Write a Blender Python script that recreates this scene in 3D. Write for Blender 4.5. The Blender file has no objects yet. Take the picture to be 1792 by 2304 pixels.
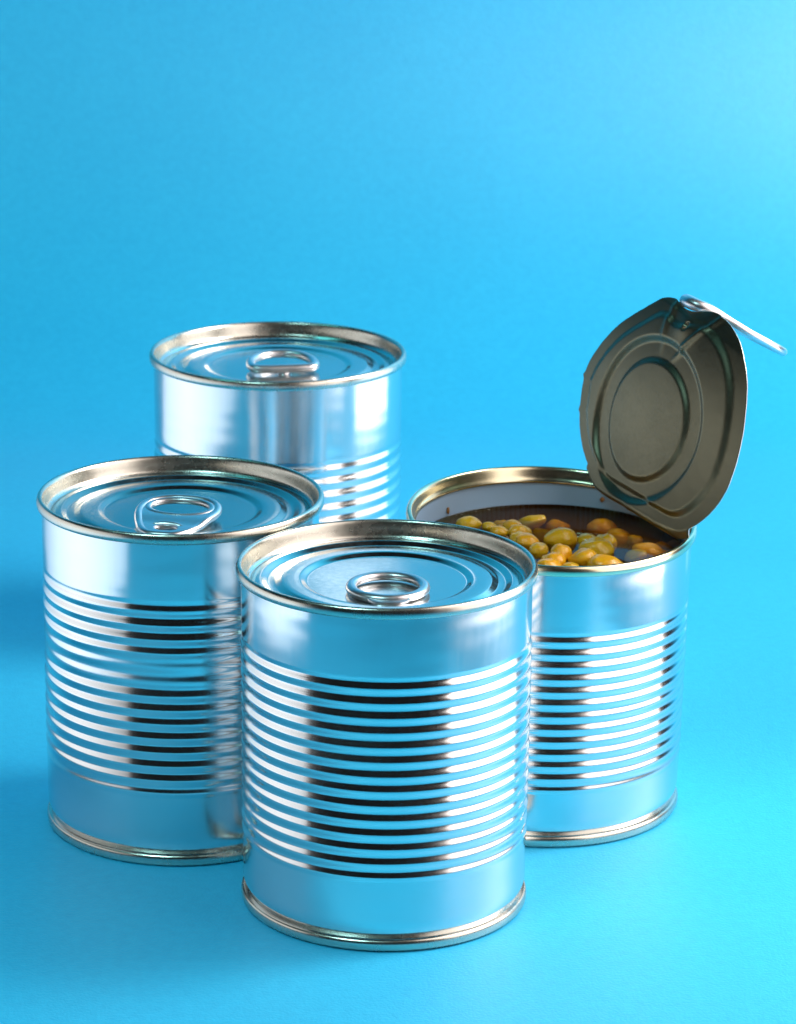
import bpy, bmesh, math, random
from mathutils import Vector, Matrix, noise

random.seed(7)
D = bpy.data
scene = bpy.context.scene
C = scene.collection
PI = math.pi

# ------------------------------------------------------------------ camera
cam_d = D.cameras.new('camera')
cam = D.objects.new('camera', cam_d)
C.objects.link(cam)
cam.location = (0, 0, 0.445059)
cam.rotation_euler = (PI / 2 - 0.2911119, 0, 0)
cam_d.sensor_fit = 'HORIZONTAL'
cam_d.sensor_width = 36
cam_d.lens = 7363.4 / 1792 * 36
cam_d.shift_x = 265.7 / 1792
cam_d.clip_start = 0.05
cam_d.clip_end = 50
cam_d.dof.use_dof = True
cam_d.dof.focus_distance = 1.075
cam_d.dof.aperture_fstop = 42
scene.camera = cam

# ------------------------------------------------------------------ world (dark studio)
world = D.worlds.new('World')
scene.world = world
world.use_nodes = True
bg = world.node_tree.nodes['Background']
bg.inputs[0].default_value = (0.55, 0.6, 0.7, 1)
bg.inputs[1].default_value = 0.012

# ------------------------------------------------------------------ studio lamps
def area_lamp(name, loc, target, sx, sy, power, col=(1, 1, 1), spread=180):
    l = D.lights.new(name, 'AREA')
    l.shape = 'RECTANGLE'
    l.size, l.size_y = sx, sy
    l.energy = power
    l.color = col
    l.spread = math.radians(spread)
    o = D.objects.new(name, l)
    C.objects.link(o)
    o.location = loc
    d = Vector(target) - Vector(loc)
    o.rotation_euler = d.to_track_quat('-Z', 'Y').to_euler()
    return o
# key: strip softbox at the right of the cans
area_lamp('key_softbox', (0.258, 0.958, 0.302), (-0.2, 0.970, 0.242), 0.33, 0.54, 1.25, (1.0, 0.87, 0.82))
area_lamp('rear_key_softbox', (0.262, 1.315, 0.25), (-0.2, 1.315, 0.33), 0.18, 0.42, 0.20, (1.0, 0.93, 0.90), 120)
# lamp standing in for an unseen white reflector card at the left
area_lamp('white_card_lamp', (-0.205, 1.16, 0.108), (0.3, 1.14, 0.175), 0.54, 0.15, 0.15, (0.97, 0.98, 1.0), 125)
# lamps on the paper backdrop: a warm white one from the right, an added cyan one lifting the left
area_lamp('backdrop_softbox', (0.80, 1.25, 0.72), (0.25, 1.8, 0.25), 0.55, 0.55, 14.9, (1.0, 0.90, 0.84))
area_lamp('added_backdrop_tint', (-0.55, 1.15, 0.95), (-0.3, 1.85, 0.25), 0.3, 0.3, 0.5, (0.15, 0.93, 1.0), 100)
# overhead lamp added to brighten the floor at the left front
area_lamp('added_floor_fill', (-0.38, 0.55, 1.1), (-0.16, 0.88, 0.0), 0.25, 0.25, 0.66, (0.5, 0.96, 1.0), 60)
# small lamp added at the back only for the foremost lid's pale reflection
area_lamp('lid_reflection_lamp', (0.0385, 1.75, 0.372), (0.0385, 1.0, 0.14), 0.055, 0.11, 0.015, (1.0, 0.98, 0.95))

scene.view_settings.view_transform = 'Standard'
scene.view_settings.look = 'None'
scene.view_settings.exposure = 0
scene.view_settings.gamma = 1
scene.cycles.max_bounces = 14
scene.cycles.glossy_bounces = 8
scene.cycles.transparent_max_bounces = 12
scene.cycles.sample_clamp_indirect = 4
scene.cycles.use_denoising = True

# ------------------------------------------------------------------ helpers
def link_mesh(name, me, mat=None, parent=None):
    o = D.objects.new(name, me)
    C.objects.link(o)
    if mat: me.materials.append(mat)
    if parent: o.parent = parent
    return o
def make_mesh(name, verts, faces, mat=None, parent=None, smooth=True):
    me = D.meshes.new(name)
    me.from_pydata([tuple(v) for v in verts], [], faces)
    if smooth:
        me.polygons.foreach_set('use_smooth', [True] * len(me.polygons))
    me.update()
    return link_mesh(name, me, mat, parent)
def lathe(name, prof, mat, parent, seg=192, close=False, deform=None):
    """revolve a list of (r, z); r==0 makes a pole"""
    vs, fs, rings = [], [], []
    for r, z in prof:
        if r < 1e-7:
            rings.append([len(vs)]); vs.append(Vector((0, 0, z)))
        else:
            rings.append(list(range(len(vs), len(vs) + seg)))
            for k in range(seg):
                a = 2 * PI * k / seg
                vs.append(Vector((r * math.cos(a), r * math.sin(a), z)))
    n = len(rings)
    for i in range(n if close else n - 1):
        A, B = rings[i], rings[(i + 1) % n]
        for k in range(seg):
            k2 = (k + 1) % seg
            if len(A) == 1 and len(B) == 1: continue
            if len(A) == 1: fs.append((A[0], B[k2], B[k]))
            elif len(B) == 1: fs.append((A[k], A[k2], B[0]))
            else: fs.append((A[k], A[k2], B[k2], B[k]))
    if deform: vs = [deform(v) for v in vs]
    return make_mesh(name, vs, fs, mat, parent)
def thing(name, label, cat, loc, rz=0, group=None):
    o = D.objects.new(name, None)
    o.empty_display_size = 0.02
    C.objects.link(o)
    o.location = loc
    o.rotation_euler = (0, 0, rz)
    o['label'] = label; o['category'] = cat
    if group: o['group'] = group
    return o
def tube(pts, rad, seg=10, closed=False, flat=1.0):
    """swept tube along pts; rad a number or list; flat squashes it in z"""
    n = len(pts); vs, fs = [], []
    up = Vector((0, 0, 1))
    for i, p in enumerate(pts):
        a = pts[(i - 1) % n] if (closed or i > 0) else p
        b = pts[(i + 1) % n] if (closed or i < n - 1) else p
        t = (b - a).normalized()
        s = t.cross(up).normalized()
        u = s.cross(t)
        r = rad[i] if isinstance(rad, (list, tuple)) else rad
        for k in range(seg):
            q = 2 * PI * k / seg
            vs.append(p + s * (r * math.cos(q)) + u * (r * flat * math.sin(q)))
    for i in range(n if closed else n - 1):
        j = (i + 1) % n
        for k in range(seg):
            k2 = (k + 1) % seg
            fs.append((i * seg + k, i * seg + k2, j * seg + k2, j * seg + k))
    if not closed:
        fs.append(tuple(range(seg))[::-1]); fs.append(tuple((n - 1) * seg + k for k in range(seg)))
    return vs, fs
def merge(*parts):
    V, F = [], []
    for v, f in parts:
        o = len(V)
        V += v; F += [tuple(i + o for i in q) for q in f]
    return V, F
def catmull(ps, per=8):
    n = len(ps); out = []
    for i in range(n):
        p0, p1, p2, p3 = (Vector(ps[(i + k - 1) % n]) for k in range(4))
        for s in range(per):
            t = s / per
            out.append(0.5 * (2 * p1 + (p2 - p0) * t + (2 * p0 - 5 * p1 + 4 * p2 - p3) * t * t + (3 * p1 - p0 - 3 * p2 + p3) * t ** 3))
    return out
def smoothstep(a, b, x):
    t = min(1, max(0, (x - a) / (b - a)))
    return t * t * (3 - 2 * t)

# ------------------------------------------------------------------ materials
def new_mat(name):
    m = D.materials.new(name); m.use_nodes = True
    nt = m.node_tree
    return m, nt, nt.nodes['Principled BSDF']
def N(nt, typ, **kw):
    n = nt.nodes.new(typ)
    for k, v in kw.items():
        if k in n.inputs: n.inputs[k].default_value = v
        else: setattr(n, k, v)
    return n
def metal(name, col, rough, rvar=0.05, streak=(1, 1, 1), nscale=400, bump=0.0, bscale=60, aniso=0.0, smudge=0.0):
    m, nt, p = new_mat(name)
    p.inputs['Metallic'].default_value = 1
    p.inputs['Anisotropic'].default_value = aniso
    tc = N(nt, 'ShaderNodeTexCoord')
    mp = N(nt, 'ShaderNodeMapping'); mp.inputs['Scale'].default_value = streak
    nt.links.new(tc.outputs['Object'], mp.inputs['Vector'])
    n1 = N(nt, 'ShaderNodeTexNoise', Scale=nscale, Detail=3.0)
    nt.links.new(mp.outputs[0], n1.inputs['Vector'])
    n2 = N(nt, 'ShaderNodeTexNoise', Scale=28.0, Detail=5.0)
    nt.links.new(tc.outputs['Object'], n2.inputs['Vector'])
    mr = N(nt, 'ShaderNodeMapRange'); mr.inputs[1].default_value = 0.3; mr.inputs[2].default_value = 0.7
    mr.inputs[3].default_value = rough - rvar; mr.inputs[4].default_value = rough + rvar
    nt.links.new(n1.outputs[0], mr.inputs[0])
    ad = N(nt, 'ShaderNodeMath', operation='MULTIPLY_ADD'); ad.inputs[1].default_value = smudge
    ms = N(nt, 'ShaderNodeMapRange'); ms.inputs[1].default_value = 0.45; ms.inputs[2].default_value = 0.75
    nt.links.new(n2.outputs[0], ms.inputs[0])
    nt.links.new(ms.outputs[0], ad.inputs[0]); nt.links.new(mr.outputs[0], ad.inputs[2])
    nt.links.new(ad.outputs[0], p.inputs['Roughness'])
    mx = N(nt, 'ShaderNodeMix', data_type='RGBA')
    mx.inputs[6].default_value = (*col, 1)
    mx.inputs[7].default_value = (col[0] * 0.86, col[1] * 0.86, col[2] * 0.85, 1)
    nt.links.new(n2.outputs[0], mx.inputs[0])
    nt.links.new(mx.outputs[2], p.inputs['Base Color'])
    if bump > 0:
        n3 = N(nt, 'ShaderNodeTexNoise', Scale=bscale, Detail=2.0)
        nt.links.new(tc.outputs['Object'], n3.inputs['Vector'])
        b = N(nt, 'ShaderNodeBump', Strength=bump, Distance=0.001)
        nt.links.new(n3.outputs[0], b.inputs['Height'])
        nt.links.new(b.outputs[0], p.inputs['Normal'])
    return m
M_body = metal('tinplate', (0.83, 0.86, 0.875), 0.155, 0.014, (1, 1, 0.06), 900, 0.04, 45, smudge=0.08)
M_rim = metal('rim_tinplate', (0.66, 0.65, 0.58), 0.25, 0.03, (1, 1, 1), 300, 0.0, 120, smudge=0.06)
M_dark_lid = metal('dark_lid_tinplate', (0.44, 0.51, 0.51), 0.19, 0.03, (1, 1, 1), 500, 0.05, 40, smudge=0.08)  # darker, slightly rougher lid metal, used on the left can alone
M_lid = metal('lid_tinplate', (0.70, 0.73, 0.72), 0.14, 0.03, (1, 1, 1), 500, 0.05, 40, smudge=0.08)
M_tab = metal('tab_steel', (0.80, 0.80, 0.83), 0.33, 0.03, (1, 1, 1), 600, 0.0, 160)
M_goldrim = metal('lacquered_rim', (0.80, 0.74, 0.52), 0.20, 0.02, (1, 1, 1), 300, 0.0, 120, smudge=0.06)
M_lacquer = metal('lid_lacquer', (0.205, 0.192, 0.130), 0.36, 0.04, (1, 1, 1), 900, 0.12, 70, smudge=0.08)

m, nt, p = new_mat('enamel')
p.inputs['Base Color'].default_value = (0.28, 0.43, 0.60, 1)
p.inputs['Roughness'].default_value = 0.38
M_enamel = m

m, nt, p = new_mat('blue_paper')
tc = N(nt, 'ShaderNodeTexCoord')
n1 = N(nt, 'ShaderNodeTexNoise', Scale=9.0, Detail=6.0)
n2 = N(nt, 'ShaderNodeTexNoise', Scale=900.0, Detail=3.0)
for n in (n1, n2): nt.links.new(tc.outputs['Object'], n.inputs['Vector'])
mx = N(nt, 'ShaderNodeMix', data_type='RGBA')
mx.inputs[6].default_value = (0.006, 0.485, 0.86, 1)
mx.inputs[7].default_value = (0.014, 0.565, 0.94, 1)
n4 = N(nt, 'ShaderNodeTexNoise', Scale=260.0, Detail=4.0)
nt.links.new(tc.outputs['Object'], n4.inputs['Vector'])
mm = N(nt, 'ShaderNodeMath', operation='MULTIPLY_ADD'); mm.inputs[1].default_value = 1.6; mm.inputs[2].default_value = -0.8
nt.links.new(n4.outputs[0], mm.inputs[0])
ma = N(nt, 'ShaderNodeMath', operation='ADD'); ma.use_clamp = True
nt.links.new(n1.outputs[0], ma.inputs[0]); nt.links.new(mm.outputs[0], ma.inputs[1])
nt.links.new(ma.outputs[0], mx.inputs[0])
nt.links.new(mx.outputs[2], p.inputs['Base Color'])
p.inputs['Roughness'].default_value = 0.52
p.inputs['Specular IOR Level'].default_value = 1.0
p.inputs['Sheen Weight'].default_value = 0.11
p.inputs['Sheen Roughness'].default_value = 0.4
b = N(nt, 'ShaderNodeBump', Strength=0.45, Distance=0.0004)
nt.links.new(n2.outputs[0], b.inputs['Height']); nt.links.new(b.outputs[0], p.inputs['Normal'])
M_paper = m

m, nt, p = new_mat('kernel_skin')
tc = N(nt, 'ShaderNodeTexCoord'); oi = N(nt, 'ShaderNodeObjectInfo')
n1 = N(nt, 'ShaderNodeTexNoise', Scale=1.6, Detail=4.0)
nt.links.new(tc.outputs['Object'], n1.inputs['Vector'])
mx = N(nt, 'ShaderNodeMix', data_type='RGBA')
mx.inputs[6].default_value = (0.76, 0.40, 0.004, 1)
mx.inputs[7].default_value = (0.82, 0.50, 0.016, 1)
nt.links.new(n1.outputs[0], mx.inputs[0])
hs = N(nt, 'ShaderNodeHueSaturation')
mr = N(nt, 'ShaderNodeMapRange'); mr.inputs[3].default_value = 0.485; mr.inputs[4].default_value = 0.51
nt.links.new(oi.outputs['Random'], mr.inputs[0]); nt.links.new(mr.outputs[0], hs.inputs['Hue'])
mv = N(nt, 'ShaderNodeMapRange'); mv.inputs[3].default_value = 1.1; mv.inputs[4].default_value = 0.8
nt.links.new(oi.outputs['Random'], mv.inputs[0]); nt.links.new(mv.outputs[0], hs.inputs['Value'])
nt.links.new(mx.outputs[2], hs.inputs['Color'])
nb = N(nt, 'ShaderNodeTexNoise', Scale=3.2, Detail=5.0)
nt.links.new(tc.outputs['Object'], nb.inputs['Vector'])
bk = N(nt, 'ShaderNodeBump', Strength=0.12, Distance=0.1)
nt.links.new(nb.outputs[0], bk.inputs['Height']); nt.links.new(bk.outputs[0], p.inputs['Normal'])
p.inputs['Coat Weight'].default_value = 0.35
p.inputs['Coat Roughness'].default_value = 0.05
nt.links.new(hs.outputs[0], p.inputs['Base Color'])
p.inputs['Roughness'].default_value = 0.22
p.inputs['Subsurface Weight'].default_value = 0.25
p.inputs['Subsurface Radius'].default_value = (1.0, 0.55, 0.1)
p.inputs['Subsurface Scale'].default_value = 0.003
M_kernel = m

m, nt, p = new_mat('residue')
p.inputs['Base Color'].default_value = (0.30, 0.13, 0.03, 1)
p.inputs['Roughness'].default_value = 0.35
M_residue = m

m, nt, p = new_mat('brown_liquid')
nt.nodes.remove(p)
out = nt.nodes['Material Output']
tr = N(nt, 'ShaderNodeBsdfTransparent')
gl = N(nt, 'ShaderNodeBsdfGlossy', Roughness=0.03)
fr = N(nt, 'ShaderNodeFresnel', IOR=1.20)
ms = N(nt, 'ShaderNodeMixShader')
nt.links.new(fr.outputs[0], ms.inputs[0]); nt.links.new(tr.outputs[0], ms.inputs[1]); nt.links.new(gl.outputs[0], ms.inputs[2])
nt.links.new(ms.outputs[0], out.inputs['Surface'])
va = N(nt, 'ShaderNodeVolumeAbsorption', Density=180.0)
va.inputs['Color'].default_value = (0.84, 0.62, 0.12, 1)
vs_ = N(nt, 'ShaderNodeVolumeScatter', Density=22.0)
vs_.inputs['Color'].default_value = (0.62, 0.30, 0.09, 1)
vadd = N(nt, 'ShaderNodeAddShader')
nt.links.new(va.outputs[0], vadd.inputs[0]); nt.links.new(vs_.outputs[0], vadd.inputs[1])
nt.links.new(vadd.outputs[0], out.inputs['Volume'])
M_liquid = m

# ------------------------------------------------------------------ paper sweep (floor + backdrop in one sheet)
def build_backdrop():
    x0, x1, nx = -1.9, 1.9, 76
    prof = []
    y = 0.45
    ye, rad, top = 1.58, 0.28, 1.25
    for i in range(40): prof.append((y + (ye - y) * i / 39, 0.0))
    for i in range(1, 25):
        a = PI / 2 * i / 24
        prof.append((ye + rad * math.sin(a), rad - rad * math.cos(a)))
    for i in range(1, 20): prof.append((ye + rad, rad + (top - rad) * i / 19))
    vs, fs = [], []
    for (yy, zz) in prof:
        for k in range(nx + 1): vs.append((x0 + (x1 - x0) * k / nx, yy, zz))
    w = nx + 1
    for i in range(len(prof) - 1):
        for k in range(nx):
            fs.append((i * w + k, i * w + k + 1, (i + 1) * w + k + 1, (i + 1) * w + k))
    o = make_mesh('paper_backdrop', vs, fs, M_paper)
    o['kind'] = 'structure'
    o['label'] = 'sheet of bright blue paper sweeping up behind the cans'
    return o
build_backdrop()

# ------------------------------------------------------------------ can pieces
def body_profile(R, H, z_top, z_bot, n, amp, weak):
    """outer wall from the bottom seam up, with rolled beads"""
    rt, rb = R * 0.967, R * 0.957
    base = lambda z: rb + (rt - rb) * z / H
    pts = [(rb - 0.0016, 0.0032), (rb - 0.0015, 0.0046), (rb - 0.0008, 0.0060), (rb - 0.0002, 0.0078), (rb, 0.0090)]
    step = (z_top - z_bot) / (n - 1)
    z = 0.0105
    zs = []
    while z < H - 0.0042:
        zs.append(z)
        inb = z_bot - step * 1.1 < z < z_top + step * 1.1
        z += step / 18 if inb else 0.0012
    for z in zs:
        t = (z - z_bot) / step
        i = int(round(t))
        d = 0
        if -1 < t < n:
            # bead i centred at t == i; outward bulge whose upper flank faces the lamps
            w = 1.0
            a = weak.get(i, 1.0) if 0 <= i < n else 0
            ph = t - i
            env = smoothstep(-0.75, 0.0, t) * smoothstep(-0.75, 0.0, n - 1 - t)
            d = amp * a * env * math.sin(-2 * PI * ph)
        pts.append((base(z) + d, z))
    pts.append((rt, H - 0.0040))
    pts.append((rt, H - 0.0030))
    return pts
def rim_profile(R, H):
    return [(R * 0.967 - 0.0002, H - 0.0030), (R - 0.0011, H - 0.0039), (R - 0.00045, H - 0.0037), (R - 0.0001, H - 0.0031),
            (R, H - 0.0022), (R - 0.00005, H - 0.0013), (R - 0.0003, H - 0.0006), (R - 0.0007, H - 0.0001), (R - 0.0011, H),
            (R - 0.0016, H - 0.0001), (R - 0.0020, H - 0.0005), (R - 0.0023, H - 0.0014), (R - 0.0026, H - 0.0030),
            (R - 0.0030, H - 0.0048), (R - 0.0033, H - 0.0056), (R - 0.0037, H - 0.0059)]
def bottom_profile(R):
    r = R * 0.971
    return [(r - 0.0024, 0.0041), (r - 0.0011, 0.0042), (r - 0.0005, 0.0040), (r - 0.0001, 0.0033), (r, 0.0023), (r - 0.0002, 0.0011),
            (r - 0.0007, 0.0003), (r - 0.0014, 0.0), (r - 0.0022, 0.0003), (r - 0.0028, 0.0016), (r - 0.0030, 0.0030), (0, 0.0030)]
def lid_profile(R, H):
    z0 = H - 0.0058
    k = R / 0.05
    raw = [(0.0465, 0.0000), (0.0459, -0.0007), (0.0452, -0.0008), (0.0444, -0.0002), (0.0438, 0.0002), (0.0418, 0.0003), (0.0412, 0.0001),
           (0.0399, -0.0007), (0.0393, -0.0009), (0.0372, -0.0009), (0.0366, -0.0007), (0.0352, 0.0001), (0.0346, 0.0003), (0.0290, 0.0003),
           (0.0283, 0.0001), (0.0271, -0.0006), (0.0265, -0.0008), (0.0255, -0.0008), (0.0200, -0.00075), (0.0120, -0.0007), (0.0060, -0.00065), (0, -0.0006)]
    # round the corners a little by resampling with a small moving average
    dense = []
    for (r0, a), (r1, b) in zip(raw[:-1], raw[1:]):
        for s in range(3): dense.append((r0 + (r1 - r0) * s / 3, a + (b - a) * s / 3))
    dense.append(raw[-1])
    sm = []
    for i in range(len(dense)):
        if i == 0 or i == len(dense) - 1: sm.append(dense[i]); continue
        sm.append((dense[i][0], (dense[i - 1][1] + 2 * dense[i][1] + dense[i + 1][1]) / 4))
    return [(r * k, z0 + z) for r, z in sm]

def wobble(seed, amp, dents=()):
    """tiny unevenness of the sheet metal"""
    def f(v):
        if v.xy.length < 1e-6: return v
        n = noise.noise(Vector((v.x * 28 + seed, v.y * 28, v.z * 18)))
        m2 = noise.noise(Vector((v.x * 45 + seed, v.y * 45, v.z * 210)))
        d = v.xy.normalized() * (n * amp + m2 * 0.00005)
        for ang, zz, wa, wz, dep in dents:
            da = (math.atan2(v.y, v.x) - ang + PI) % (2 * PI) - PI
            d -= v.xy.normalized() * (dep * math.exp(-(da / wa) ** 2 - ((v.z - zz) / wz) ** 2))
        return Vector((v.x + d.x, v.y + d.y, v.z))
    return f

def build_can(label, loc, R, H, beads, group=None, seed=0, lid_mat=None, dents=()):
    t = thing('tin_can', label, 'tin can', loc, 0, group)
    z_top, z_bot, n, amp, weak = beads
    lathe('body', body_profile(R, H, z_top, z_bot, n, amp, weak), M_body, t, 224, deform=wobble(seed, 0.00020, dents))
    lathe('top_rim', rim_profile(R, H), M_rim, t, 224)
    lathe('bottom_rim', bottom_profile(R), M_rim, t, 192)
    lathe('lid', lid_profile(R, H), lid_mat or M_lid, t, 224)
    return t

# --- pull tabs, built flat: nose at y=0, finger ring toward +y, millimetres -> metres
MM = 0.001
def bend_z(prof):
    def f(y):
        for (y0, z0), (y1, z1) in zip(prof[:-1], prof[1:]):
            if y <= y1:
                t = (y - y0) / (y1 - y0); t = max(0, t); t = t * t * (3 - 2 * t)
                return z0 + (z1 - z0) * t
        return prof[-1][1]
    return f
def plate(outer, holes, th, zf):
    """flat plate with holes as a filled curve turned into mesh, then bent"""
    cu = D.curves.new('plate_outline', 'CURVE'); cu.dimensions = '2D'; cu.fill_mode = 'BOTH'
    cu.extrude = th / 2
    for loop in [outer] + holes:
        s = cu.splines.new('POLY'); s.points.add(len(loop) - 1)
        for pt, v in zip(s.points, loop): pt.co = (v[0], v[1], 0, 1)
        s.use_cyclic_u = True
    o = D.objects.new('plate_outline', cu)
    C.objects.link(o)
    dg = bpy.context.evaluated_depsgraph_get()
    me = D.meshes.new_from_object(o.evaluated_get(dg))
    vs = [v.co.copy() for v in me.vertices]; fs = [tuple(p.vertices) for p in me.polygons]
    D.objects.remove(o); D.curves.remove(cu); D.meshes.remove(me)
    return [Vector((v.x, v.y, v.z + zf(v.y))) for v in vs], fs
def ellipse(cx, cy, rx, ry, n=40, sq=1.0):
    return [Vector((cx + rx * math.cos(2 * PI * k / n), cy + ry * math.sin(2 * PI * k / n), 0)) for k in range(n)]
def shade_auto(o, ang=40):
    me = o.data
    bm = bmesh.new(); bm.from_mesh(me)
    bmesh.ops.remove_doubles(bm, verts=bm.verts, dist=1e-6)
    for e in bm.edges:
        if len(e.link_faces) == 2 and e.calc_face_angle(0) > math.radians(ang): e.smooth = False
    bm.to_mesh(me); bm.free()
    return o
def lift(loop, zf, dz=0): return [Vector((v[0], v[1], zf(v[1]) + dz)) for v in loop]

def tab_two_hole(parent):
    zf = bend_z([(0, 1.3 * MM), (10 * MM, 1.7 * MM), (18 * MM, 3.0 * MM), (38 * MM, 4.2 * MM)])
    half = [(0, 0), (4.5, 0.6), (8.2, 4.0), (11.4, 11.0), (14.0, 19.5), (14.6, 26.0), (12.6, 32.0), (7.5, 36.0)]
    pts = half + [(0, 37.2)] + [(-x, y) for x, y in half[1:]][::-1]
    outer = [v * MM for v in catmull([(x, y, 0) for x, y in pts], 6)]
    inner = [Vector((v.x * 0.93, 18.5 * MM + (v.y - 18.5 * MM) * 0.95, 0)) for v in outer]
    hole = ellipse(0, 26.2 * MM, 11.5 * MM, 8.0 * MM, 48)
    small = ellipse(0.4 * MM, 6.6 * MM, 4.4 * MM, 2.9 * MM, 32)
    a = plate(inner, [hole, small], 1.5 * MM, lambda y: zf(y) + 0.1 * MM)
    b = tube(lift(inner, zf), 1.5 * MM, 14, True, 0.95)
    c = tube(lift(hole, zf, 0.0), 1.3 * MM, 12, True, 0.95)
    d = tube(lift(small, zf, 0.1 * MM), 0.55 * MM, 8, True)
    # rolled saddle over the small hole
    arc = [Vector((x * MM, (9.6 + 1.6 * math.cos(x / 6 * PI / 2)) * MM, zf(10 * MM) + 0.35 * MM)) for x in (-6, -4.5, -3, -1.5, 0, 1.5, 3, 4.5, 6)]
    e = tube(arc, [0.3 * MM, .9 * MM, 1.2 * MM, 1.3 * MM, 1.3 * MM, 1.3 * MM, 1.2 * MM, .9 * MM, 0.3 * MM], 10)
    V, F = merge(a, b, c, d, e)
    return shade_auto(make_mesh('pull_tab', V, F, M_tab, parent))
def tab_round(parent):
    zf = bend_z([(0, 1.0 * MM), (8 * MM, 1.1 * MM), (12 * MM, 1.5 * MM), (40 * MM, 1.9 * MM)])
    ring = ellipse(0, 23 * MM, 12.0 * MM, 11.8 * MM, 64)
    nose = [v * MM for v in catmull([(0, 7.2, 0), (3.0, 7.4, 0), (5.0, 8.6, 0), (6.4, 11.0, 0), (4, 12.6, 0), (0, 12.8, 0), (-4, 12.6, 0), (-6.4, 11.0, 0), (-5.0, 8.6, 0), (-3.0, 7.4, 0)], 6)]
    a = plate(nose, [], 0.9 * MM, zf)
    b = tube(lift(ring, zf), 1.9 * MM, 14, True, 0.8)
    c = tube(lift(nose, zf), 0.6 * MM, 8, True)
    V, F = merge(a, b, c)
    return shade_auto(make_mesh('pull_tab', V, F, M_tab, parent))
def tab_flat_front(parent):
    zf = bend_z([(0, 2.5 * MM), (6 * MM, 2.8 * MM), (30 * MM, 4.6 * MM)])
    pts = [(0, 0), (9, 0.1), (13.6, 1.2), (15.0, 6), (14.2, 13), (10.5, 19), (5, 22.3), (0, 23)]
    pts = pts + [(-x, y) for x, y in pts[1:-1]][::-1]
    loop = [v * MM for v in catmull([(x, y, 0) for x, y in pts], 6)]
    inn = [Vector((v.x * 0.88, 11.5 * MM + (v.y - 11.5 * MM) * 0.86, 0)) for v in loop]
    b = tube(lift(inn, zf), 1.9 * MM, 12, True, 0.95)
    V, F = b
    return shade_auto(make_mesh('pull_tab', V, F, M_tab, parent))
def add_rivet(tab, x, y, ztop, zbot, r=2.6 * MM):
    lathe('rivet', [(r * 1.15, zbot), (r, zbot + 0.0003), (r, ztop - 0.0005), (r * 0.8, ztop - 0.0001), (0, ztop)], M_tab, tab, 32,
          deform=lambda v: Vector((v.x + x, v.y + y, v.z)))

# ------------------------------------------------------------------ the closed cans
GR = 'closed tin cans with pull tabs'
front = build_can('closed silver ribbed can standing foremost, round ring pull on its lid', (0.0353, 1.0313, 0), 0.05, 0.1189,
                  (0.0927, 0.0270, 14, 0.00036, {}), GR, 3, None, ((math.radians(-125), 0.052, 0.35, 0.012, 0.00035),))
tab = tab_round(front)
tab.location = (0.0, -0.0124 - 0.0230, 0.1189 - 0.0065)
add_rivet(tab, 0, 10.4 * MM, 0.0010, 0.0, 1.5 * MM)

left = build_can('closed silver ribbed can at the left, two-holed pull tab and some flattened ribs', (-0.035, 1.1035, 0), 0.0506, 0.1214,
                 (0.0948, 0.0280, 14, 0.00036, {0: 0.65, 13: 0.6, 9: 0.35, 8: 0.30, 7: 0.75, 10: 0.8, 6: 0.9, 5: 0.75}), GR, 11, M_dark_lid,
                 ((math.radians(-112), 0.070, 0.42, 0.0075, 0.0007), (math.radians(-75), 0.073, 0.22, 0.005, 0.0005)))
tab = tab_two_hole(left)
tab.location = (-0.0062, -0.0345, 0.1214 - 0.0065)
tab.rotation_euler = (0, 0, math.radians(-14))
add_rivet(tab, 0.4 * MM, 6.6 * MM, 0.0012, 0.0, 1.9 * MM)

back = build_can('closed silver can standing farthest back, slightly blurred, ring pull raised over its lid', (-0.0009, 1.3154, 0), 0.0532, 0.1207,
                 (0.0838, 0.0230, 12, 0.00040, {11: 0.6}), GR, 23)
tab = tab_flat_front(back)
tab.rotation_euler = (0, 0, math.radians(7))
tab.location = (0.0030, -0.0165, 0.1207 - 0.0065)
add_rivet(tab, 0, 3.2 * MM, 0.0026, 0.0)

# ------------------------------------------------------------------ the open can
OX, OY, OR, OH = 0.0953, 1.1217, 0.052, 0.1082
def warp(v):
    """pulled out of shape by the opening: mouth slightly oval and sloping"""
    s = v.z / OH
    y = v.y * (1 + 0.05 * s)
    return Vector((v.x + 0.0019 * s, y, v.z + s * (0.0496 * y - 0.0303 * v.x)))
opened = thing('tin_can', 'opened silver can of yellow kernels with its lid bent upright', 'tin can', (OX, OY, 0))
lathe('body', body_profile(OR, OH, 0.0804, 0.0231, 13, 0.00036, {12: 0.8, 6: 0.8, 0: 0.7}), M_body, opened, 224, deform=lambda v: warp(wobble(31, 0.00020)(v)))
R, H = OR, OH
lathe('top_rim', rim_profile(R, H)[:13] + [(R - 0.0030, H - 0.0042), (R - 0.0036, H - 0.0048), (R - 0.0034, H - 0.0056), (R - 0.0024, H - 0.0061), (R - 0.0021, H - 0.0064)],
      M_goldrim, opened, 224, deform=warp)
lathe('bottom_rim', bottom_profile(OR), M_rim, opened, 192)
ri = R * 0.957 - 0.0006
lathe('inner_wall', [(ri, H - 0.0058), (ri - 0.0002, H - 0.012), (ri - 0.0004, H - 0.02), (ri - 0.0006, 0.06), (ri - 0.0008, 0.0062), (0, 0.0061)], M_enamel, opened, 192, deform=warp)

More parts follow.
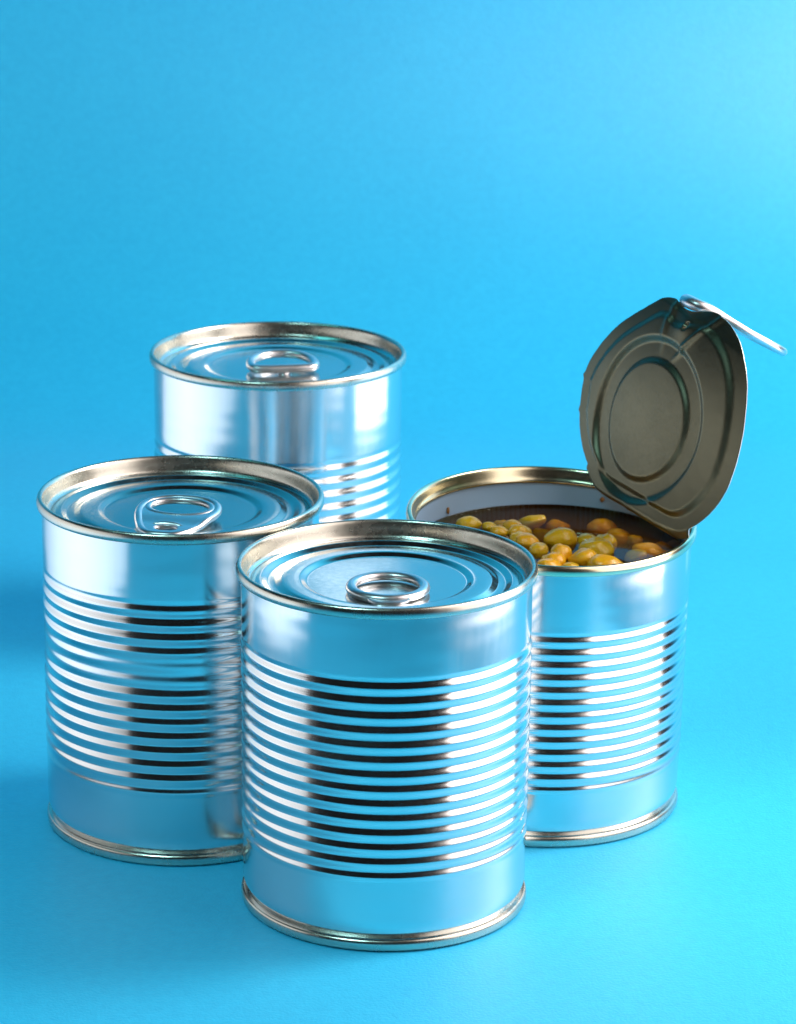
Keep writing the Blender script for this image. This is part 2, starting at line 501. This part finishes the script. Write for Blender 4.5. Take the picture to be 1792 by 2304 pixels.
# the bent-up lid, seen from its lacquered underside
LC = Vector((0.1345, 1.1390, 0.1427)) - Vector((OX, OY, 0))
Ln = Vector((-0.80936, -0.48342, 0.33352)); Le1 = Vector((0.51278, -0.85852, 0)); Le2 = Vector((0.28633, 0.17102, 0.94274))
OUT = [(0.0340, -0.0372), (0.0425, -0.0250), (0.0452, -0.0099), (0.0448, 0.0065), (0.0408, 0.0215), (0.0325, 0.0333), (0.0185, 0.0398), (0.0060, 0.0380),
       (-0.0020, 0.0372), (-0.0120, 0.0405), (-0.0220, 0.0345), (-0.0340, 0.0235), (-0.0431, 0.0079), (-0.0436, -0.0030), (-0.0411, -0.0126), (-0.0350, -0.0215), (-0.0260, -0.0285),
       (-0.0186, -0.0328), (-0.0023, -0.0347), (0.0201, -0.0370)]
CO = Vector((0.0, -0.0046, 0))
def build_open_lid():
    loop = catmull([(u + 0.0065 * smoothstep(0.012, 0.036, v) * smoothstep(0.03, 0.0, u) + 0.0035 * smoothstep(0.02, 0.04, u) * smoothstep(-0.036, -0.02, v), v, 0) for u, v in OUT], 16)
    ang = []
    for q in loop:
        d = q - CO
        ang.append((math.atan2(d.y, d.x) % (2 * PI), d.length))
    ang.sort()
    def rad(a):
        a %= 2 * PI
        for (a0, r0), (a1, r1) in zip(ang[:-1], ang[1:]):
            if a0 <= a <= a1: return r0 + (r1 - r0) * (a - a0) / max(1e-9, a1 - a0)
        return ang[0][1]
    seg, nr = 300, 110
    raw = [rad(2 * PI * k / 720) for k in range(720)]
    soft = []
    for k in range(720):
        acc = ws = 0
        for j in range(-24, 25, 2):
            w = math.exp(-(j / 10.0) ** 2); acc += w * raw[(k + j) % 720]; ws += w
        soft.append(acc / ws)
    def rad(a):
        f = (a % (2 * PI)) / (2 * PI) * 720
        i = int(f); t = f - i
        r = soft[i % 720] * (1 - t) + soft[(i + 1) % 720] * t
        for c, wd, am in ((2.97, 0.020, 0.0011), (3.26, 0.016, 0.0010)):   # burrs left by the tear
            r += am * math.exp(-((a % (2 * PI) - c) / wd) ** 2)
        return r
    def height(rho, fr, a, u, v):
        h = 0
        h -= 0.0012 * smoothstep(0.0202, 0.0230, rho)            # ring steps, as pressed in the closed lids
        h += 0.0016 * smoothstep(0.0280, 0.0311, rho)
        h -= 0.0011 * smoothstep(0.82, 0.89, fr)
        # curl of the torn-off sheet
        h += 0.0028 * (1 - (u / 0.044) ** 2)
        h += 0.0020 * math.sin(v * 55)
        # flattened strip that was under the tab, and the fold at the tip
        d = Vector((u - 0.0098, v - 0.0318))
        h += 0.0010 * math.exp(-(d.length / 0.0058) ** 2)
        h -= 0.0032 * smoothstep(0.55, 1.0, math.exp(-((d.x / 0.0012) ** 2 + ((d.y + 0.3 * d.x) / 0.0024) ** 2)))
        h += 0.0006 * math.exp(-((u + 0.001) / 0.0013) ** 2) * smoothstep(0.018, 0.030, v)
        h += 0.0007 * math.exp(-((u - 0.0165 - (v - 0.03) * 0.9) / 0.0013) ** 2) * smoothstep(0.016, 0.026, v)
        line = v - (0.0352 - 0.22 * (u - 0.004))
        h -= 0.42 * line * smoothstep(0.0, 0.0025, line) * (0.35 + 0.65 * smoothstep(-0.022, -0.004, u)) * (1 - 0.75 * smoothstep(0.006, 0.02, u))
        return h
    vs, fs = [], []
    P = lambda u, v, h: LC + Le1 * u + Le2 * v + Ln * h
    rows = []
    random.seed(4)
    jag = [random.uniform(-1, 1) for _ in range(seg)]
    for i in range(nr + 1):
        fr = i / nr
        row = []
        for k in range(seg):
            a = 2 * PI * k / seg
            Rr = rad(a) + (jag[k] * 0.00004 + 0.00010 * (noise.noise(Vector((math.cos(a) * 9, math.sin(a) * 9, 2)))))
            if i == 0 and k > 0: row.append(row[0]); continue
            rho = fr * Rr
            u = CO.x + rho * math.cos(a); v = CO.y + rho * math.sin(a)
            row.append(len(vs)); vs.append(P(u, v, height(rho, fr, a, u, v)))
        rows.append(row)
    for i in range(nr):
        for k in range(seg):
            k2 = (k + 1) % seg
            if i == 0: fs.append((rows[0][0], rows[1][k], rows[1][k2]))
            else: fs.append((rows[i][k], rows[i + 1][k], rows[i + 1][k2], rows[i][k2]))
    # hinge flap: below the lower edge the sheet turns down and back to the rim
    flap = []
    for k in range(seg):
        a = 2 * PI * k / seg
        q = CO + Vector((math.cos(a), math.sin(a), 0)) * rad(a)
        if q.y < -0.024 and -0.028 < q.x < 0.0362: flap.append(k)
    ks = sorted(flap)
    prev = [rows[nr][k] for k in ks]
    outward = Vector((-Ln.x, -Ln.y, 0)).normalized()
    for st, (dn, bk) in enumerate(((0.0008, -0.0004), (0.0018, -0.0004), (0.0026, 0.0004), (0.0030, 0.002), (0.0032, 0.006))):
        cur = []
        for k in ks:
            base = vs[rows[nr][k]]
            cur.append(len(vs)); vs.append(base + Vector((0, 0, -dn)) + outward * bk * max(0.0, min(1.0, (0.031 - (CO + Vector((math.cos(2 * PI * k / seg), math.sin(2 * PI * k / seg), 0)) * rad(2 * PI * k / seg)).x) / 0.01)))
        for j in range(len(ks) - 1): fs.append((prev[j], cur[j], cur[j + 1], prev[j + 1]))
        prev = cur
    o = make_mesh('lid', vs, fs, M_lacquer, opened)
    o['label'] = 'olive grey lacquered underside of the torn open lid'
    so = o.modifiers.new('thickness', 'SOLIDIFY'); so.thickness = 0.00045; so.offset = -1
    o.data.materials.append(M_tab); so.material_offset_rim = 1      # bare steel at the torn edge
    return o
olid = build_open_lid()

def build_open_tab():
    """pull tab seen nearly edge-on, nose hooked over the lid's tip"""
    a = Vector((0.0365, 0.010, -0.0205)); L = a.length; a.normalize()
    w = Vector((0.12, 0.967, -0.245)); w = (w - a * w.dot(a)).normalized()
    nrm = a.cross(w).normalized()
    if nrm.z < 0: nrm = -nrm
    S = LC + Vector((-0.0042, -0.002, -0.0012)) + Le1 * 0.0035 + Le2 * 0.0425 + Ln * (-0.001)
    zf = bend_z([(0, 0.6 * MM), (9 * MM, 1.3 * MM), (26 * MM, 0.3 * MM), (44 * MM, 0.0)])
    half = [(0, 0), (4.0, 0.8), (6.6, 4.0), (9.0, 11.0), (12.0, 20.0), (13.2, 29.0), (11.6, 37.0), (6.5, 41.6)]
    pts = half + [(0, 43)] + [(-x, y) for x, y in half[1:]][::-1]
    outer = [v * MM for v in catmull([(x, y, 0) for x, y in pts], 6)]
    inner = [Vector((v.x * 0.93, 21 * MM + (v.y - 21 * MM) * 0.96, 0)) for v in outer]
    hole = ellipse(0, 30.5 * MM, 9.4 * MM, 8.6 * MM, 48)
    A = plate(inner, [hole, ellipse(0, 6.5 * MM, 3.6 * MM, 2.6 * MM, 28)], 0.8 * MM, zf)
    B = tube(lift(inner, zf), [(1.45 + 0.95 * (1 - smoothstep(3 * MM, 15 * MM, v.y))) * MM for v in inner], 14, True, 1.0)
    Cc = tube(lift(hole, zf), 1.2 * MM, 10, True, 0.9)
    V, F = merge(A, B, Cc)
    V = [S + w * v.x + a * v.y + nrm * v.z for v in V]
    o = shade_auto(make_mesh('pull_tab', V, F, M_tab, olid))
    return o
build_open_tab()

# ------------------------------------------------------------------ liquid and kernels
ZL = 0.0957
rl = ri - 0.0009
liq_prof = [(0, 0.012), (rl - 0.001, 0.012), (rl - 0.0006, 0.05), (rl, ZL + 0.0013), (rl - 0.0003, ZL + 0.0007), (rl - 0.0010, ZL + 0.0002), (rl - 0.0022, ZL), (rl * 0.6, ZL), (0, ZL)]
liq = lathe('packing_liquid', liq_prof, M_liquid, None, 160, deform=lambda v: Vector((v.x + 0.0017, v.y * 1.043, v.z)))
liq.location = (OX, OY, 0)
liq['label'] = 'dark brown liquid around the kernels in the opened can'
liq['category'] = 'liquid'

def kernel_mesh(seed):
    rnd = random.Random(seed)
    bm = bmesh.new()
    bmesh.ops.create_icosphere(bm, subdivisions=4, radius=1)
    tip = rnd.uniform(0.08, 0.42); dent = rnd.uniform(0.0, 0.24)
    for v in bm.verts:
        c = v.co
        x = c.x
        k = 1 - tip * smoothstep(-0.1, 1.0, x) + 0.05 * x * x        # one end narrower
        nn = noise.noise(c * 1.3 + Vector((seed, 0, 0))) * 0.10 + noise.noise(c * 3.1 + Vector((0, seed, 0))) * 0.03
        cr = dent * math.exp(-((c.y) / 0.28) ** 2) * smoothstep(0.25, 0.9, c.z) * smoothstep(-0.6, 0.3, c.x)
        v.co = Vector((c.x * (1 + nn), c.y * k * (1 + nn), c.z * k * (1 + nn) - cr))
    me = D.meshes.new('kernel')
    bm.to_mesh(me); bm.free()
    me.polygons.foreach_set('use_smooth', [True] * len(me.polygons))
    me.materials.append(M_kernel)
    return me
KM = [kernel_mesh(s) for s in range(1, 8)]
KG = 'yellow kernels in the opened can'
# x, y, height over the liquid, half-width, half-height, turn, label
KS = [(-0.0045, 0.0385, -0.0016, .0056, .0032, 10, 'large half sunken kernel near the back wall, left of the brown sunken one'),
      (0.0061, 0.0415, -0.0042, .0044, .0030, 25, 'brownish kernel sunken in the liquid close to the back wall'),
      (0.0006, 0.0330, -0.0052, .0046, .0026, -20, 'dim sunken kernel just behind the big pale one'),
      (0.0044, 0.0094, 0.0012, .0056, .0044, 200, 'big kernel with a pale left end, alone in the middle of the liquid'),
      (0.0032, -0.0105, 0.0022, .0040, .0036, 60, 'pale bright kernel in front of the big pale-ended one'),
      (0.0000, -0.0158, 0.0014, .0040, .0030, 150, 'bright yellow kernel below the pale one, near the front rim'),
      (-0.0016, -0.0215, 0.0008, .0042, .0028, 10, 'orange kernel at the front rim beside the foremost can'),
      (0.0051, -0.0228, 0.0006, .0029, .0022, 5, 'small kernel at the front rim right of the orange one'),
      (0.0103, -0.0160, 0.0020, .0048, .0038, 165, 'shiny oval kernel with a dark left tip near the front rim'),
      (0.0161, -0.0040, 0.0016, .0057, .0044, 190, 'biggest yellow kernel of the middle heap, lying on top'),
      (0.0140, 0.0110, -0.0008, .0043, .0038, 120, 'kernel peeping out behind the heap on its left'),
      (0.0205, 0.0100, -0.0006, .0044, .0042, 80, 'kernel peeping out behind the heap on its right'),
      (0.0183, -0.0222, 0.0012, .0064, .0042, 5, 'long bright kernel at the front rim, rightmost of the bright ones'),
      (0.0225, 0.0390, -0.0040, .0055, .0038, 200, 'dim olive kernel in the shade left under the lid'),
      (0.0275, 0.0290, -0.0045, .0050, .0036, 40, 'dark brown kernel in the shade under the lid'),
      (0.0330, 0.0235, -0.0036, .0030, .0026, 100, 'small reddish brown kernel touching the dark one under the lid'),
      (0.0359, 0.0070, -0.0030, .0055, .0033, -10, 'brown sunken kernel at the right, beside a small orange one'),
      (0.0304, -0.0016, -0.0020, .0039, .0026, 15, 'small orange brown kernel near the right front rim'),
      (0.0425, 0.0190, -0.0050, .0034, .0024, 30, 'very dark kernel deep in the liquid under the right end of the lid'),
      (0.0425, 0.0090, -0.0050, .0034, .0024, 0, 'very dark kernel deep in the liquid by the right rim'),
      (-0.0275, 0.0300, 0.0008, .0042, .0030, 0, 'leftmost kernel, round and yellow below the tan stain on the wall'),
      (-0.0200, 0.0275, 0.0004, .0027, .0021, 30, 'small kernel right of the leftmost one'),
      (-0.0154, 0.0370, -0.0016, .0032, .0022, 80, 'dim kernel behind the small ones at the left'),
      (-0.0166, 0.0200, 0.0008, .0034, .0023, 0, 'flat yellow kernel over the edge of the foremost can'),
      (-0.0117, 0.0268, 0.0008, .0034, .0025, 140, 'rounded kernel left of the large half sunken one'),
      (-0.0093, 0.0195, 0.0010, .0042, .0028, 20, 'wide orange yellow kernel in the left heap'),
      (-0.0112, 0.0122, 0.0012, .0032, .0022, 100, 'orange kernel lowest of the left heap'),
      (-0.0075, 0.0080, 0.0008, .0041, .0029, -25, 'yellow kernel at the right end of the left heap'),
      (-0.0042, -0.0028, 0.0008, .0034, .0030, 50, 'orange kernel behind the rim of the foremost can, nearest the front')]
for i, (x, y, dz, a, b, rz, lab) in enumerate(KS):
    o = D.objects.new('corn_kernel', KM[i % len(KM)])
    C.objects.link(o)
    o.location = (OX + 0.0017 + x, OY + y - 0.0015, ZL + dz - 0.0007)
    o.scale = (a * 1.14, (a + b) * 0.53, b * 1.02)
    o.rotation_euler = (math.radians((i * 37) % 40 - 20), math.radians((i * 53) % 36 - 18), math.radians(rz))
    o['label'] = lab; o['category'] = 'kernel'; o['group'] = KG

# food residue dried on the inner wall
def residue(ang, z, sx, sz, seed, drop=0.0):
    bm = bmesh.new()
    bmesh.ops.create_icosphere(bm, subdivisions=3, radius=1)
    for v in bm.verts:
        n = 1 + 0.5 * noise.noise(v.co * 1.6 + Vector((seed, 0, 0)))
        v.co = Vector((v.co.x * sx * n, v.co.y * 0.0006, v.co.z * sz * n))
    me = D.meshes.new('residue'); bm.to_mesh(me); bm.free()
    me.polygons.foreach_set('use_smooth', [True] * len(me.polygons))
    o = link_mesh('residue', me, M_residue, opened)
    rr = ri - 0.0006
    o.location = warp(Vector((rr * math.cos(ang), rr * math.sin(ang), z)))
    o.rotation_euler = (0, 0, ang - PI / 2)
residue(math.radians(136), 0.0965, 0.0005, 0.0014, 2)
residue(math.radians(62), 0.0990, 0.0008, 0.0009, 5)
